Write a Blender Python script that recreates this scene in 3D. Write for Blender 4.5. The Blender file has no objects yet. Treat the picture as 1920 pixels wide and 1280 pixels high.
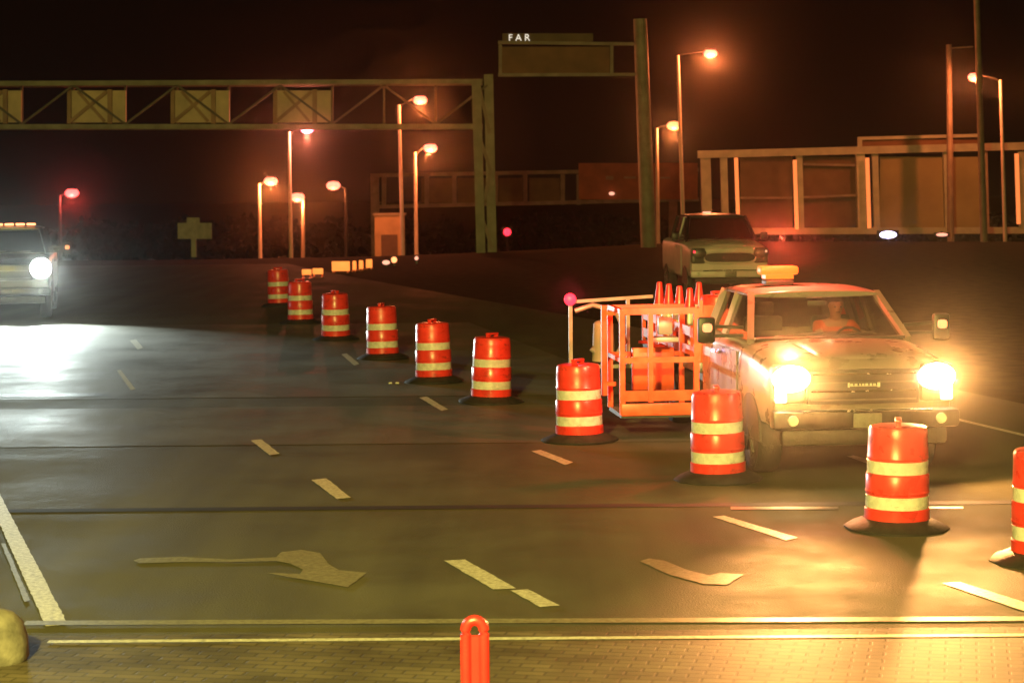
import bpy, bmesh, math, random
from mathutils import Vector, Matrix
R = math.radians
random.seed(7)
scene = bpy.context.scene
COL = scene.collection

# ------------------------------------------------------------------ camera
F = 4000.0            # focal length in photograph pixels (1920 wide)
CAMZ = 3.3
PITCH = math.atan(303.0 / F)
ROLL = R(0.5)
cam = bpy.data.cameras.new('camera')
cam.sensor_width = 36.0
cam.lens = 36.0 * F / 1920.0
cam.clip_start = 0.1
cam.clip_end = 2000.0
cam.dof.use_dof = True
cam.dof.focus_distance = 25.0
cam.dof.aperture_fstop = 3.5
camo = bpy.data.objects.new('camera', cam)
COL.objects.link(camo)
CM = Matrix.Rotation(math.pi / 2 - PITCH, 3, 'X') @ Matrix.Rotation(-ROLL, 3, 'Z')
camo.matrix_world = Matrix.Translation((0, 0, CAMZ)) @ CM.to_4x4()
scene.camera = camo

def ray(px, py):
    return CM @ Vector(((px - 960.0) / F, (640.0 - py) / F, -1.0))
def on_z(px, py, z=0.0):
    """ground point seen at a photograph pixel"""
    v = ray(px, py)
    t = (z - CAMZ) / v.z
    return Vector((v.x * t, v.y * t, z))
def at_d(px, py, d):
    """point seen at a photograph pixel, d metres ahead"""
    v = ray(px, py)
    t = d / v.y
    return Vector((v.x * t, d, CAMZ + v.z * t))

# ------------------------------------------------------------------ world: a night sky lit by a far town
w = bpy.data.worlds.new('World')
scene.world = w
w.use_nodes = True
bg = w.node_tree.nodes['Background']
bg.inputs[0].default_value = (0.0085, 0.0033, 0.0014, 1)
bg.inputs[1].default_value = 0.5
vs = scene.view_settings
vs.view_transform = 'Standard'
vs.look = 'None'
vs.exposure = 0.0
vs.gamma = 1.0
try:
    scene.cycles.use_denoising = True
    scene.cycles.max_bounces = 6
    scene.cycles.volume_bounces = 0
    scene.cycles.caustics_reflective = False
    scene.cycles.caustics_refractive = False
    scene.cycles.sample_clamp_indirect = 3.0
except Exception:
    pass

def lamp(name, kind, loc, power, color, radius=0.1, target=None, angle=None, blend=1.0, parent=None):
    l = bpy.data.lights.new(name, kind)
    l.energy = power
    l.color = color
    l.shadow_soft_size = radius
    o = bpy.data.objects.new(name, l)
    COL.objects.link(o)
    o.location = loc
    if kind == 'SPOT':
        l.spot_size = angle
        l.spot_blend = blend
    if target is not None:
        o.rotation_euler = (Vector(target) - Vector(loc)).to_track_quat('-Z', 'Y').to_euler()
    if parent is not None:
        o.parent = parent
    return o

# lamps of the plaza the camera stands in (the yellow light on the near road comes from them)
lamp('plaza_mast_light', 'POINT', (-7, -14, 22), 28000, (1.0, 0.74, 0.19), 0.6)
lamp('plaza_lamp_light', 'POINT', (-3.5, -2.0, 8.5), 44000, (1.0, 0.83, 0.17), 0.3)

# ------------------------------------------------------------------ materials
def mat(name, base=(0.5, 0.5, 0.5), rough=0.5, metal=0.0, emit=None, estr=0.0, noise=0.0, nscale=8.0,
        bump=0.0, bscale=40.0, spec=0.5, rnoise=0.0, detail=5.0):
    m = bpy.data.materials.new(name)
    m.use_nodes = True
    nt = m.node_tree
    b = nt.nodes['Principled BSDF']
    b.inputs['Base Color'].default_value = (*base, 1)
    b.inputs['Roughness'].default_value = rough
    b.inputs['Metallic'].default_value = metal
    b.inputs['Specular IOR Level'].default_value = spec
    if emit is not None:
        b.inputs['Emission Color'].default_value = (*emit, 1)
        b.inputs['Emission Strength'].default_value = estr
    tc = nt.nodes.new('ShaderNodeTexCoord')
    if noise > 0:
        n = nt.nodes.new('ShaderNodeTexNoise')
        n.inputs['Scale'].default_value = nscale
        n.inputs['Detail'].default_value = detail
        nt.links.new(tc.outputs['Object'], n.inputs['Vector'])
        cr = nt.nodes.new('ShaderNodeValToRGB')
        cr.color_ramp.elements[0].position = 0.3
        cr.color_ramp.elements[1].position = 0.7
        lo = [c * (1 - noise) for c in base]
        hi = [min(1, c * (1 + noise)) for c in base]
        cr.color_ramp.elements[0].color = (*lo, 1)
        cr.color_ramp.elements[1].color = (*hi, 1)
        nt.links.new(n.outputs['Fac'], cr.inputs['Fac'])
        nt.links.new(cr.outputs['Color'], b.inputs['Base Color'])
        if rnoise > 0:
            mr = nt.nodes.new('ShaderNodeMapRange')
            mr.inputs['From Min'].default_value = 0.3
            mr.inputs['From Max'].default_value = 0.7
            mr.inputs['To Min'].default_value = max(0.05, rough - rnoise)
            mr.inputs['To Max'].default_value = min(1, rough + rnoise)
            nt.links.new(n.outputs['Fac'], mr.inputs['Value'])
            nt.links.new(mr.outputs['Result'], b.inputs['Roughness'])
    if bump > 0:
        n2 = nt.nodes.new('ShaderNodeTexNoise')
        n2.inputs['Scale'].default_value = bscale
        n2.inputs['Detail'].default_value = 3
        nt.links.new(tc.outputs['Object'], n2.inputs['Vector'])
        bp = nt.nodes.new('ShaderNodeBump')
        bp.inputs['Strength'].default_value = bump
        bp.inputs['Distance'].default_value = 0.02
        nt.links.new(n2.outputs['Fac'], bp.inputs['Height'])
        nt.links.new(bp.outputs['Normal'], b.inputs['Normal'])
    return m

def asphalt_mat(name, base, rough, bump):
    """worn asphalt: wheel-track streaks, blotches, fine grain"""
    m = mat(name, base, rough, bump=bump, bscale=55.0, spec=0.09)
    nt = m.node_tree
    b = nt.nodes['Principled BSDF']
    tc = nt.nodes.new('ShaderNodeTexCoord')
    mp = nt.nodes.new('ShaderNodeMapping')
    mp.inputs['Rotation'].default_value = (0, 0, R(-16))
    mp.inputs['Scale'].default_value = (1.0, 0.08, 1.0)
    nt.links.new(tc.outputs['Object'], mp.inputs['Vector'])
    n1 = nt.nodes.new('ShaderNodeTexNoise')
    n1.inputs['Scale'].default_value = 1.3
    n1.inputs['Detail'].default_value = 6
    nt.links.new(mp.outputs['Vector'], n1.inputs['Vector'])
    n2 = nt.nodes.new('ShaderNodeTexNoise')
    n2.inputs['Scale'].default_value = 0.55
    n2.inputs['Detail'].default_value = 8
    n2.inputs['Roughness'].default_value = 0.65
    nt.links.new(tc.outputs['Object'], n2.inputs['Vector'])
    n3 = nt.nodes.new('ShaderNodeTexNoise')
    n3.inputs['Scale'].default_value = 60
    n3.inputs['Detail'].default_value = 2
    nt.links.new(tc.outputs['Object'], n3.inputs['Vector'])
    a1 = nt.nodes.new('ShaderNodeMath'); a1.operation = 'ADD'
    nt.links.new(n1.outputs['Fac'], a1.inputs[0]); nt.links.new(n2.outputs['Fac'], a1.inputs[1])
    a2 = nt.nodes.new('ShaderNodeMath'); a2.operation = 'MULTIPLY_ADD'
    nt.links.new(n3.outputs['Fac'], a2.inputs[0]); a2.inputs[1].default_value = 0.35
    nt.links.new(a1.outputs[0], a2.inputs[2])
    mr = nt.nodes.new('ShaderNodeMapRange')
    mr.inputs['From Min'].default_value = 0.85; mr.inputs['From Max'].default_value = 1.5
    mr.inputs['To Min'].default_value = 0.58; mr.inputs['To Max'].default_value = 1.38
    nt.links.new(a2.outputs[0], mr.inputs['Value'])
    mx = nt.nodes.new('ShaderNodeVectorMath'); mx.operation = 'SCALE'
    mx.inputs[0].default_value = base
    nt.links.new(mr.outputs['Result'], mx.inputs['Scale'])
    nt.links.new(mx.outputs['Vector'], b.inputs['Base Color'])
    mr2 = nt.nodes.new('ShaderNodeMapRange')
    mr2.inputs['From Min'].default_value = 0.35; mr2.inputs['From Max'].default_value = 0.65
    mr2.inputs['To Min'].default_value = rough - 0.1; mr2.inputs['To Max'].default_value = rough + 0.12
    nt.links.new(n2.outputs['Fac'], mr2.inputs['Value'])
    nt.links.new(mr2.outputs['Result'], b.inputs['Roughness'])
    return m

def paver_mat(name, base):
    m = mat(name, base, 0.62, spec=0.14)
    nt = m.node_tree
    b = nt.nodes['Principled BSDF']
    tc = nt.nodes.new('ShaderNodeTexCoord')
    mp = nt.nodes.new('ShaderNodeMapping')
    mp.inputs['Rotation'].default_value = (0, 0, R(12))
    nt.links.new(tc.outputs['Object'], mp.inputs['Vector'])
    br = nt.nodes.new('ShaderNodeTexBrick')
    br.inputs['Scale'].default_value = 1.0
    br.inputs['Brick Width'].default_value = 0.21
    br.inputs['Row Height'].default_value = 0.11
    br.inputs['Mortar Size'].default_value = 0.012
    br.inputs['Mortar Smooth'].default_value = 0.4
    br.inputs['Color1'].default_value = (base[0] * 1.15, base[1] * 1.1, base[2] * 1.1, 1)
    br.inputs['Color2'].default_value = (base[0] * 0.8, base[1] * 0.8, base[2] * 0.8, 1)
    br.inputs['Mortar'].default_value = (base[0] * 0.6, base[1] * 0.6, base[2] * 0.6, 1)
    nt.links.new(mp.outputs['Vector'], br.inputs['Vector'])
    n = nt.nodes.new('ShaderNodeTexNoise')
    n.inputs['Scale'].default_value = 1.6
    n.inputs['Detail'].default_value = 7
    nt.links.new(tc.outputs['Object'], n.inputs['Vector'])
    mr = nt.nodes.new('ShaderNodeMapRange')
    mr.inputs['From Min'].default_value = 0.3; mr.inputs['From Max'].default_value = 0.7
    mr.inputs['To Min'].default_value = 0.6; mr.inputs['To Max'].default_value = 1.35
    nt.links.new(n.outputs['Fac'], mr.inputs['Value'])
    mx = nt.nodes.new('ShaderNodeVectorMath'); mx.operation = 'SCALE'
    nt.links.new(br.outputs['Color'], mx.inputs[0])
    nt.links.new(mr.outputs['Result'], mx.inputs['Scale'])
    nt.links.new(mx.outputs['Vector'], b.inputs['Base Color'])
    bp = nt.nodes.new('ShaderNodeBump')
    bp.inputs['Strength'].default_value = 0.35
    bp.inputs['Distance'].default_value = 0.006
    bp.invert = True
    nt.links.new(br.outputs['Fac'], bp.inputs['Height'])
    nt.links.new(bp.outputs['Normal'], b.inputs['Normal'])
    return m

def paint_mat(name, base, under, wear=0.5):
    """road paint worn through to the asphalt in patches"""
    m = mat(name, base, 0.5)
    nt = m.node_tree
    b = nt.nodes['Principled BSDF']
    tc = nt.nodes.new('ShaderNodeTexCoord')
    n = nt.nodes.new('ShaderNodeTexNoise')
    n.inputs['Scale'].default_value = 22.0
    n.inputs['Detail'].default_value = 8
    n.inputs['Roughness'].default_value = 0.7
    nt.links.new(tc.outputs['Object'], n.inputs['Vector'])
    cr = nt.nodes.new('ShaderNodeValToRGB')
    cr.color_ramp.elements[0].position = wear - 0.2
    cr.color_ramp.elements[1].position = wear + 0.16
    cr.color_ramp.elements[0].color = (*under, 1)
    cr.color_ramp.elements[1].color = (*base, 1)
    nt.links.new(n.outputs['Fac'], cr.inputs['Fac'])
    nt.links.new(cr.outputs['Color'], b.inputs['Base Color'])
    return m

def glass_mat(name, tint, gloss=0.06):
    m = bpy.data.materials.new(name)
    m.use_nodes = True
    nt = m.node_tree
    nt.nodes.clear()
    out = nt.nodes.new('ShaderNodeOutputMaterial')
    tr = nt.nodes.new('ShaderNodeBsdfTransparent'); tr.inputs[0].default_value = (*tint, 1)
    gl = nt.nodes.new('ShaderNodeBsdfGlossy'); gl.inputs['Roughness'].default_value = 0.05
    lw = nt.nodes.new('ShaderNodeLayerWeight'); lw.inputs['Blend'].default_value = 0.5
    pw = nt.nodes.new('ShaderNodeMath'); pw.operation = 'POWER'; pw.inputs[1].default_value = 4.0
    nt.links.new(lw.outputs['Facing'], pw.inputs[0])
    fr = nt.nodes.new('ShaderNodeMath'); fr.operation = 'MULTIPLY_ADD'; fr.inputs[1].default_value = 0.5; fr.inputs[2].default_value = 0.025
    nt.links.new(pw.outputs[0], fr.inputs[0])
    mx = nt.nodes.new('ShaderNodeMixShader')
    nt.links.new(fr.outputs[0], mx.inputs[0])
    nt.links.new(tr.outputs[0], mx.inputs[1])
    nt.links.new(gl.outputs[0], mx.inputs[2])
    nt.links.new(mx.outputs[0], out.inputs[0])
    return m

M = {}
M['asphalt'] = asphalt_mat('asphalt', (0.084, 0.081, 0.052), 0.68, 0.35)
M['concrete_road'] = asphalt_mat('concrete_road', (0.098, 0.097, 0.074), 0.58, 0.25)
M['concrete_road'].node_tree.nodes['Principled BSDF'].inputs['Specular IOR Level'].default_value = 0.35
M['tar'] = mat('tar', (0.02, 0.019, 0.017), 0.5, noise=0.4, nscale=3, bump=0.3)
M['pavers'] = paver_mat('pavers', (0.105, 0.092, 0.062))
M['paint_white'] = paint_mat('paint_white', (0.62, 0.62, 0.54), (0.12, 0.11, 0.08), 0.44)
M['paint_worn'] = paint_mat('paint_worn', (0.24, 0.235, 0.165), (0.075, 0.072, 0.048), 0.48)
M['grass'] = mat('grass', (0.030, 0.026, 0.012), 0.9, noise=0.45, nscale=2.5, spec=0.02, detail=9.0)
M['lower_road'] = mat('lower_road', (0.05, 0.048, 0.045), 0.7, noise=0.3, nscale=0.5)
M['joint_glint_steel'] = mat('joint_glint_steel', (0.55, 0.52, 0.48), 0.28, 0.9, noise=0.4, nscale=6)
M['joint_rubber'] = mat('joint_rubber', (0.012, 0.012, 0.011), 0.7, noise=0.3, nscale=10)
M['drum_orange'] = mat('drum_orange', (0.64, 0.036, 0.026), 0.32, noise=0.22, nscale=5, rnoise=0.1, spec=0.5)
M['stripe_white'] = mat('stripe_white', (0.56, 0.55, 0.49), 0.28, noise=0.12, nscale=14, rnoise=0.08)
M['stripe_orange'] = mat('stripe_orange', (0.85, 0.10, 0.02), 0.25, noise=0.12, nscale=14, rnoise=0.08)
M['rubber'] = mat('rubber', (0.02, 0.018, 0.016), 0.6, noise=0.4, nscale=12, bump=0.2)
M['tyre'] = mat('tyre', (0.015, 0.015, 0.015), 0.75, bump=0.3, bscale=30)
M['truck_paint'] = mat('truck_paint', (0.17, 0.14, 0.13), 0.3, noise=0.08, nscale=3, rnoise=0.06)
M['silver_paint'] = mat('silver_paint', (0.56, 0.49, 0.46), 0.4, 0.0, noise=0.1, nscale=3)
M['dark_paint'] = mat('dark_paint', (0.008, 0.009, 0.010), 0.3, 0.1, noise=0.2, nscale=4)
M['black_plastic'] = mat('black_plastic', (0.02, 0.02, 0.02), 0.45, noise=0.3, nscale=9)
M['grey_trim'] = mat('grey_trim', (0.11, 0.105, 0.10), 0.4, 0.3, noise=0.2, nscale=6)
M['chrome'] = mat('chrome', (0.68, 0.66, 0.62), 0.22, 0.95, noise=0.12, nscale=12, rnoise=0.08)
M['windshield_glass'] = glass_mat('windshield_glass', (0.62, 0.66, 0.55))
M['dark_glass'] = glass_mat('dark_glass', (0.16, 0.18, 0.17))
M['seat_cloth'] = mat('seat_cloth', (0.07, 0.065, 0.055), 0.9, noise=0.3, nscale=20)
M['orange_frame'] = mat('orange_frame', (0.80, 0.10, 0.035), 0.38, noise=0.22, nscale=6, rnoise=0.1)
M['white_steel'] = mat('white_steel', (0.34, 0.32, 0.28), 0.4, 0.2, noise=0.2, nscale=6)
M['galvanised'] = mat('galvanised', (0.27, 0.26, 0.18), 0.6, 0.0, noise=0.25, nscale=1.5)
M['galvanised_dim'] = mat('galvanised_dim', (0.26, 0.21, 0.16), 0.6, 0.2, noise=0.25, nscale=1.5)
M['cream_steel'] = mat('cream_steel', (0.40, 0.41, 0.31), 0.55, 0.1, noise=0.2, nscale=1.5)
M['bracing_steel'] = mat('bracing_steel', (0.13, 0.11, 0.08), 0.6, 0.2, noise=0.25, nscale=1.5)
M['pole_steel'] = mat('pole_steel', (0.62, 0.50, 0.42), 0.5, 0.0, noise=0.2, nscale=1.0)
M['sign_tan'] = mat('sign_tan', (0.62, 0.50, 0.30), 0.6, noise=0.2, nscale=1.2)
M['sign_dim'] = mat('sign_dim', (0.22, 0.21, 0.15), 0.6, noise=0.3, nscale=3)
M['sign_brown'] = mat('sign_brown', (0.20, 0.085, 0.03), 0.6, noise=0.25, nscale=0.8)
M['sign_red'] = mat('sign_red', (0.42, 0.11, 0.04), 0.6, noise=0.25, nscale=0.8)
M['sign_dark'] = mat('sign_dark', (0.13, 0.08, 0.035), 0.6, noise=0.3, nscale=0.8)
M['sign_olive'] = mat('sign_olive', (0.29, 0.24, 0.11), 0.6, noise=0.15, nscale=0.6)
M['concrete'] = mat('concrete', (0.36, 0.33, 0.27), 0.8, noise=0.3, nscale=4, bump=0.4, bscale=25)
M['kerb_yellow'] = mat('kerb_yellow', (0.16, 0.15, 0.12), 0.75, noise=0.6, nscale=7, bump=0.4, bscale=20)
M['post_red'] = mat('post_red', (0.85, 0.028, 0.03), 0.3, noise=0.1, nscale=9)
M['wall_beige'] = mat('wall_beige', (0.40, 0.27, 0.16), 0.8, noise=0.2, nscale=1.2)
M['door_brown'] = mat('door_brown', (0.10, 0.06, 0.045), 0.7, noise=0.2, nscale=3)
M['leaf'] = mat('leaf', (0.010, 0.012, 0.006), 0.8, noise=0.5, nscale=0.5, spec=0.2)
M['skin'] = mat('skin', (0.52, 0.26, 0.18), 0.5, noise=0.1, nscale=20)
M['hair'] = mat('hair', (0.03, 0.02, 0.012), 0.7, noise=0.3, nscale=30)
M['vest'] = mat('vest', (0.85, 0.14, 0.05), 0.7, noise=0.15, nscale=15)
M['dark_steel'] = mat('dark_steel', (0.045, 0.043, 0.042), 0.35, 0.5, noise=0.3, nscale=8)
M['plate'] = mat('plate', (0.16, 0.15, 0.13), 0.4, noise=0.2, nscale=20)
def emit(name, col, s):
    M[name] = mat(name, tuple(c * 0.35 for c in col), 0.4, emit=col, estr=s)
emit('lamp_pink', (1.0, 0.22, 0.14), 3.0)
emit('lamp_violet', (1.0, 0.26, 0.50), 3)
emit('lamp_amber', (1.0, 0.28, 0.10), 3)
emit('lamp_red', (1.0, 0.018, 0.035), 5)
emit('lamp_blue', (0.62, 0.58, 1.0), 14)
emit('headlight_warm', (1.0, 0.80, 0.48), 42)
emit('headlight_cold', (0.93, 1.0, 0.97), 42)
emit('beacon_amber', (1.0, 0.13, 0.012), 2.4)
M['beacon_amber'].node_tree.nodes['Principled BSDF'].inputs['Base Color'].default_value = (0.12, 0.02, 0.005, 1)
emit('marker_amber', (1.0, 0.30, 0.10), 5)
emit('marker_amber_dim', (1.0, 0.34, 0.14), 1.6)
emit('marker_pink', (1.0, 0.40, 0.26), 1.6)
emit('pole_glow_orange', (1.0, 0.25, 0.06), 1.1)  # lamp-lit pole colour, emissive in place of the lamplight
emit('barrier_glow_amber', (1.0, 0.28, 0.05), 1.4)  # street-lit barrier colour, emissive in place of the lamplight
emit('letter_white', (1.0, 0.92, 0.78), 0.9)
emit('led_blue', (0.45, 0.45, 1.0), 4)

def scuff(m, col, scale, thr):
    """dirty scuff marks of their own shape over a material's base colour"""
    nt = m.node_tree; b = nt.nodes['Principled BSDF']
    src = b.inputs['Base Color'].links[0].from_socket
    tc = nt.nodes.new('ShaderNodeTexCoord')
    mp = nt.nodes.new('ShaderNodeMapping'); mp.inputs['Scale'].default_value = (1, 1, 2.2); mp.inputs['Location'].default_value = (3, 1, 7)
    nt.links.new(tc.outputs['Object'], mp.inputs['Vector'])
    n = nt.nodes.new('ShaderNodeTexNoise'); n.inputs['Scale'].default_value = scale; n.inputs['Detail'].default_value = 8; n.inputs['Roughness'].default_value = 0.7
    nt.links.new(mp.outputs['Vector'], n.inputs['Vector'])
    mr = nt.nodes.new('ShaderNodeMapRange'); mr.inputs['From Min'].default_value = thr; mr.inputs['From Max'].default_value = thr + 0.1; mr.inputs['To Max'].default_value = 0.75
    nt.links.new(n.outputs['Fac'], mr.inputs['Value'])
    mx = nt.nodes.new('ShaderNodeMix'); mx.data_type = 'RGBA'
    nt.links.new(mr.outputs['Result'], mx.inputs['Factor'])
    nt.links.new(src, mx.inputs['A']); mx.inputs['B'].default_value = (*col, 1)
    nt.links.new(mx.outputs['Result'], b.inputs['Base Color'])
scuff(M['drum_orange'], (0.13, 0.022, 0.014), 5.0, 0.57)
scuff(M['stripe_white'], (0.16, 0.13, 0.09), 5.5, 0.58)
scuff(M['truck_paint'], (0.06, 0.05, 0.045), 3.0, 0.60)
scuff(M['orange_frame'], (0.16, 0.04, 0.02), 7.0, 0.60)

# ------------------------------------------------------------------ mesh helpers
class MB:
    def __init__(s):
        s.bm = bmesh.new()
    def box(s, c, size, rz=0.0, bev=0.0, taper=None):
        r = bmesh.ops.create_cube(s.bm, size=1.0)
        vs = r['verts']
        for v in vs:
            k = 1.0
            if taper and v.co.z > 0:
                v.co.x *= taper[0]; v.co.y *= taper[1]
            v.co = Vector((v.co.x * size[0], v.co.y * size[1], v.co.z * size[2]))
        if bev > 0:
            es = list({e for v in vs for e in v.link_edges})
            rb = bmesh.ops.bevel(s.bm, geom=es, offset=bev, segments=2, affect='EDGES', profile=0.5)
            vs = list({v for f in rb['faces'] for v in f.verts} | {v for v in vs if v.is_valid})
        m = Matrix.Translation(c) @ Matrix.Rotation(rz, 4, 'Z')
        bmesh.ops.transform(s.bm, matrix=m, verts=vs)
        return s
    def bar(s, a, b, wdt, hgt=None):
        a = Vector(a); b = Vector(b); hgt = hgt or wdt
        d = b - a; L = d.length
        r = bmesh.ops.create_cube(s.bm, size=1.0)
        for v in r['verts']:
            v.co = Vector((v.co.x * wdt, v.co.y * hgt, v.co.z * L))
        q = d.to_track_quat('Z', 'Y').to_matrix().to_4x4()
        bmesh.ops.transform(s.bm, matrix=Matrix.Translation((a + b) / 2) @ q, verts=r['verts'])
        return s
    def cone(s, a, b, r0, r1, n=14):
        a = Vector(a); b = Vector(b); d = b - a
        r = bmesh.ops.create_cone(s.bm, cap_ends=True, segments=n, radius1=r0, radius2=r1, depth=d.length)
        q = d.to_track_quat('Z', 'Y').to_matrix().to_4x4()
        bmesh.ops.transform(s.bm, matrix=Matrix.Translation((a + b) / 2) @ q, verts=r['verts'])
        return s
    def tube(s, pts, r, n=10, closed=False):
        pts = [Vector(p) for p in pts]
        rings = []
        N = len(pts)
        for i, p in enumerate(pts):
            if closed:
                t = pts[(i + 1) % N] - pts[i - 1]
            else:
                t = pts[min(i + 1, N - 1)] - pts[max(i - 1, 0)]
            q = t.to_track_quat('Z', 'Y').to_matrix()
            rings.append([s.bm.verts.new(p + q @ Vector((r * math.cos(2 * math.pi * k / n), r * math.sin(2 * math.pi * k / n), 0))) for k in range(n)])
        for i in range(N if closed else N - 1):
            A, B = rings[i], rings[(i + 1) % N]
            for k in range(n):
                s.bm.faces.new((A[k], A[(k + 1) % n], B[(k + 1) % n], B[k]))
        if not closed:
            s.bm.faces.new(rings[0][::-1]); s.bm.faces.new(rings[-1])
        return s
    def lathe(s, prof, n=32, c=(0, 0, 0), cap=True, flat=None):
        c = Vector(c)
        rings = []
        for (r, z) in prof:
            ring = []
            for k in range(n):
                a = 2 * math.pi * k / n
                x, y = r * math.cos(a), r * math.sin(a)
                ring.append(s.bm.verts.new(c + Vector((x, y, z))))
            rings.append(ring)
        for A, B in zip(rings, rings[1:]):
            for k in range(n):
                s.bm.faces.new((A[k], A[(k + 1) % n], B[(k + 1) % n], B[k]))
        if cap:
            s.bm.faces.new(rings[0][::-1]); s.bm.faces.new(rings[-1])
        return s
    def loft(s, secs):
        rings = [[s.bm.verts.new(p) for p in sec] for sec in secs]
        n = len(rings[0])
        for A, B in zip(rings, rings[1:]):
            for k in range(n):
                s.bm.faces.new((A[k], A[(k + 1) % n], B[(k + 1) % n], B[k]))
        s.bm.faces.new(rings[0][::-1]); s.bm.faces.new(rings[-1])
        return s
    def poly(s, pts):
        s.bm.faces.new([s.bm.verts.new(p) for p in pts])
        return s
    def slab(s, pts, nrm, t):
        """polygon pts thickened by t along nrm"""
        nrm = Vector(nrm).normalized() * t
        A = [s.bm.verts.new(Vector(p)) for p in pts]
        B = [s.bm.verts.new(Vector(p) + nrm) for p in pts]
        n = len(A)
        s.bm.faces.new(A[::-1]); s.bm.faces.new(B)
        for k in range(n):
            s.bm.faces.new((A[k], A[(k + 1) % n], B[(k + 1) % n], B[k]))
        return s
    def ball(s, c, r, sc=(1, 1, 1), n=14):
        q = bmesh.ops.create_uvsphere(s.bm, u_segments=n, v_segments=max(6, n * 2 // 3), radius=r)
        for v in q['verts']:
            v.co = Vector((v.co.x * sc[0], v.co.y * sc[1], v.co.z * sc[2])) + Vector(c)
        return s
    def build(s, name, m, parent=None, smooth=True, loc=None, subsurf=0):
        bmesh.ops.recalc_face_normals(s.bm, faces=s.bm.faces)
        me = bpy.data.meshes.new(name)
        if smooth:
            for f in s.bm.faces:
                f.smooth = True
            for e in s.bm.edges:
                if not subsurf and len(e.link_faces) == 2 and e.calc_face_angle(0) > R(38):
                    e.smooth = False
        s.bm.to_mesh(me); s.bm.free()
        me.materials.append(M[m] if isinstance(m, str) else m)
        o = bpy.data.objects.new(name, me)
        COL.objects.link(o)
        if subsurf:
            sm = o.modifiers.new('smooth', 'SUBSURF'); sm.levels = subsurf; sm.render_levels = subsurf
        if parent is not None:
            o.parent = parent
        if loc is not None:
            o.location = loc
        return o

def tag(o, label, cat, group=None):
    o['label'] = label; o['category'] = cat
    if group:
        o['group'] = group
    return o
def thing(name, label, cat, loc=(0, 0, 0), rz=0.0, group=None):
    o = bpy.data.objects.new(name, None)
    o.empty_display_size = 0.2
    COL.objects.link(o)
    o.location = loc; o.rotation_euler = (0, 0, rz)
    return tag(o, label, cat, group)
def struct(o):
    o['kind'] = 'structure'
    return o
def copy_tree(o, parent=None):
    c = o.copy(); COL.objects.link(c)
    if parent is not None:
        c.parent = parent
    for ch in list(o.children):
        copy_tree(ch, c)
    return c

# ------------------------------------------------------------------ ground and roads
LOW = -5.6
edge = [(-260, 96), (-40, 94), (-14, 93), (-6, 95), (-0.5, 100), (10, 113), (26, 108), (60, 104), (260, 100)]
g = MB()
bm = g.bm
# plateau, sloping edge and lower ground in one sheet
rows = []
for (x, y) in edge:
    col = [(x, -60, -0.03), (x, 0, -0.03), (x, y * 0.45, -0.03), (x, y * 0.75, -0.03), (x, y, -0.05), (x, y + 2.5, -0.9), (x * 1.0, y + 9, LOW + 0.4), (x, y + 14, LOW), (x * 1.3, 320, LOW), (x * 3, 900, LOW)]
    rows.append([bm.verts.new(p) for p in col])
for A, B in zip(rows, rows[1:]):
    for k in range(len(A) - 1):
        bm.faces.new((A[k], B[k], B[k + 1], A[k + 1]))
struct(g.build('ground', 'grass'))

# asphalt of the road: one sheet, its right edge curves away to the left
right_edge = [(16, -30), (13.5, 6), (11.0, 16), (9.0, 24), (7.6, 30), (5.6, 38), (2.6, 48), (-1.2, 60), (-5.6, 74), (-9, 86)]
rd = MB()
L = [rd.bm.verts.new((-44, y, 0.0)) for (x, y) in right_edge]
Rr = [rd.bm.verts.new((x, y, 0.0)) for (x, y) in right_edge]
for k in range(len(L) - 1):
    rd.bm.faces.new((L[k], Rr[k], Rr[k + 1], L[k + 1]))
struct(rd.build('road', 'asphalt', smooth=False))

def sheet(name, m, pix, z):
    """flat sheet on the ground whose corners are the ground points seen at these photograph pixels"""
    b = MB()
    pts = [on_z(px, py, z) for (px, py) in pix]
    if m.startswith('paint'):                      # chipped outline
        out = []
        for p, q in zip(pts, pts[1:] + pts[:1]):
            n = max(1, int((q - p).length / 0.09))
            for k in range(n):
                c = p.lerp(q, k / n)
                out.append(c + Vector((random.uniform(-1, 1), random.uniform(-1, 1), 0)) * (0.005 if k else 0.002))
        pts = out
    b.poly(pts)
    return struct(b.build(name, m, smooth=False))
def sheet_w(name, m, pts, z):
    b = MB()
    b.poly([(x, y, z) for (x, y) in pts])
    return struct(b.build(name, m, smooth=False))
# pale concrete slabs across the left lanes, with a dark filled trench between them
sheet_w('concrete_slab', 'concrete_road', [(-30, 26.6), (3.2, 26.7), (2.2, 31.2), (-30, 31.2)], 0.004)
sheet_w('concrete_slab', 'concrete_road', [(-30, 32.6), (2.2, 32.6), (-1.0, 49.5), (-30, 49.5)], 0.004)
for (x0, x1, y0, y1) in [(-13.5, -8.7, 34.6, 34.95), (-14, -8.2, 36.3, 36.5), (-8.4, -6.2, 32.9, 33.5)]:
    sheet_w('tar_patch', 'tar', [(x0, y0), (x1, y0 + 0.05), (x1 - 0.3, y1), (x0, y1)], 0.008)
# paver crossing at the bottom of the picture and its edge lines
sheet_w('crosswalk', 'pavers', [(-30, 3), (14.0, 3), (12.0, 15.45), (-30, 15.35)], 0.004)
def line_between(name, m, a, b, wdt, z=0.008, n=1):
    a = on_z(*a, z); b = on_z(*b, z)
    d = (b - a).normalized(); p = Vector((-d.y, d.x, 0)) * wdt / 2
    q = MB(); q.poly([a - p, b - p, b + p, a + p])
    return struct(q.build(name, m, smooth=False))
line_between('crosswalk_line', 'paint_worn', (45, 1167), (2100, 1158), 0.16, 0.0085)
line_between('crosswalk_line', 'paint_white', (90, 1202), (2100, 1188), 0.09, 0.0085)
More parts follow.
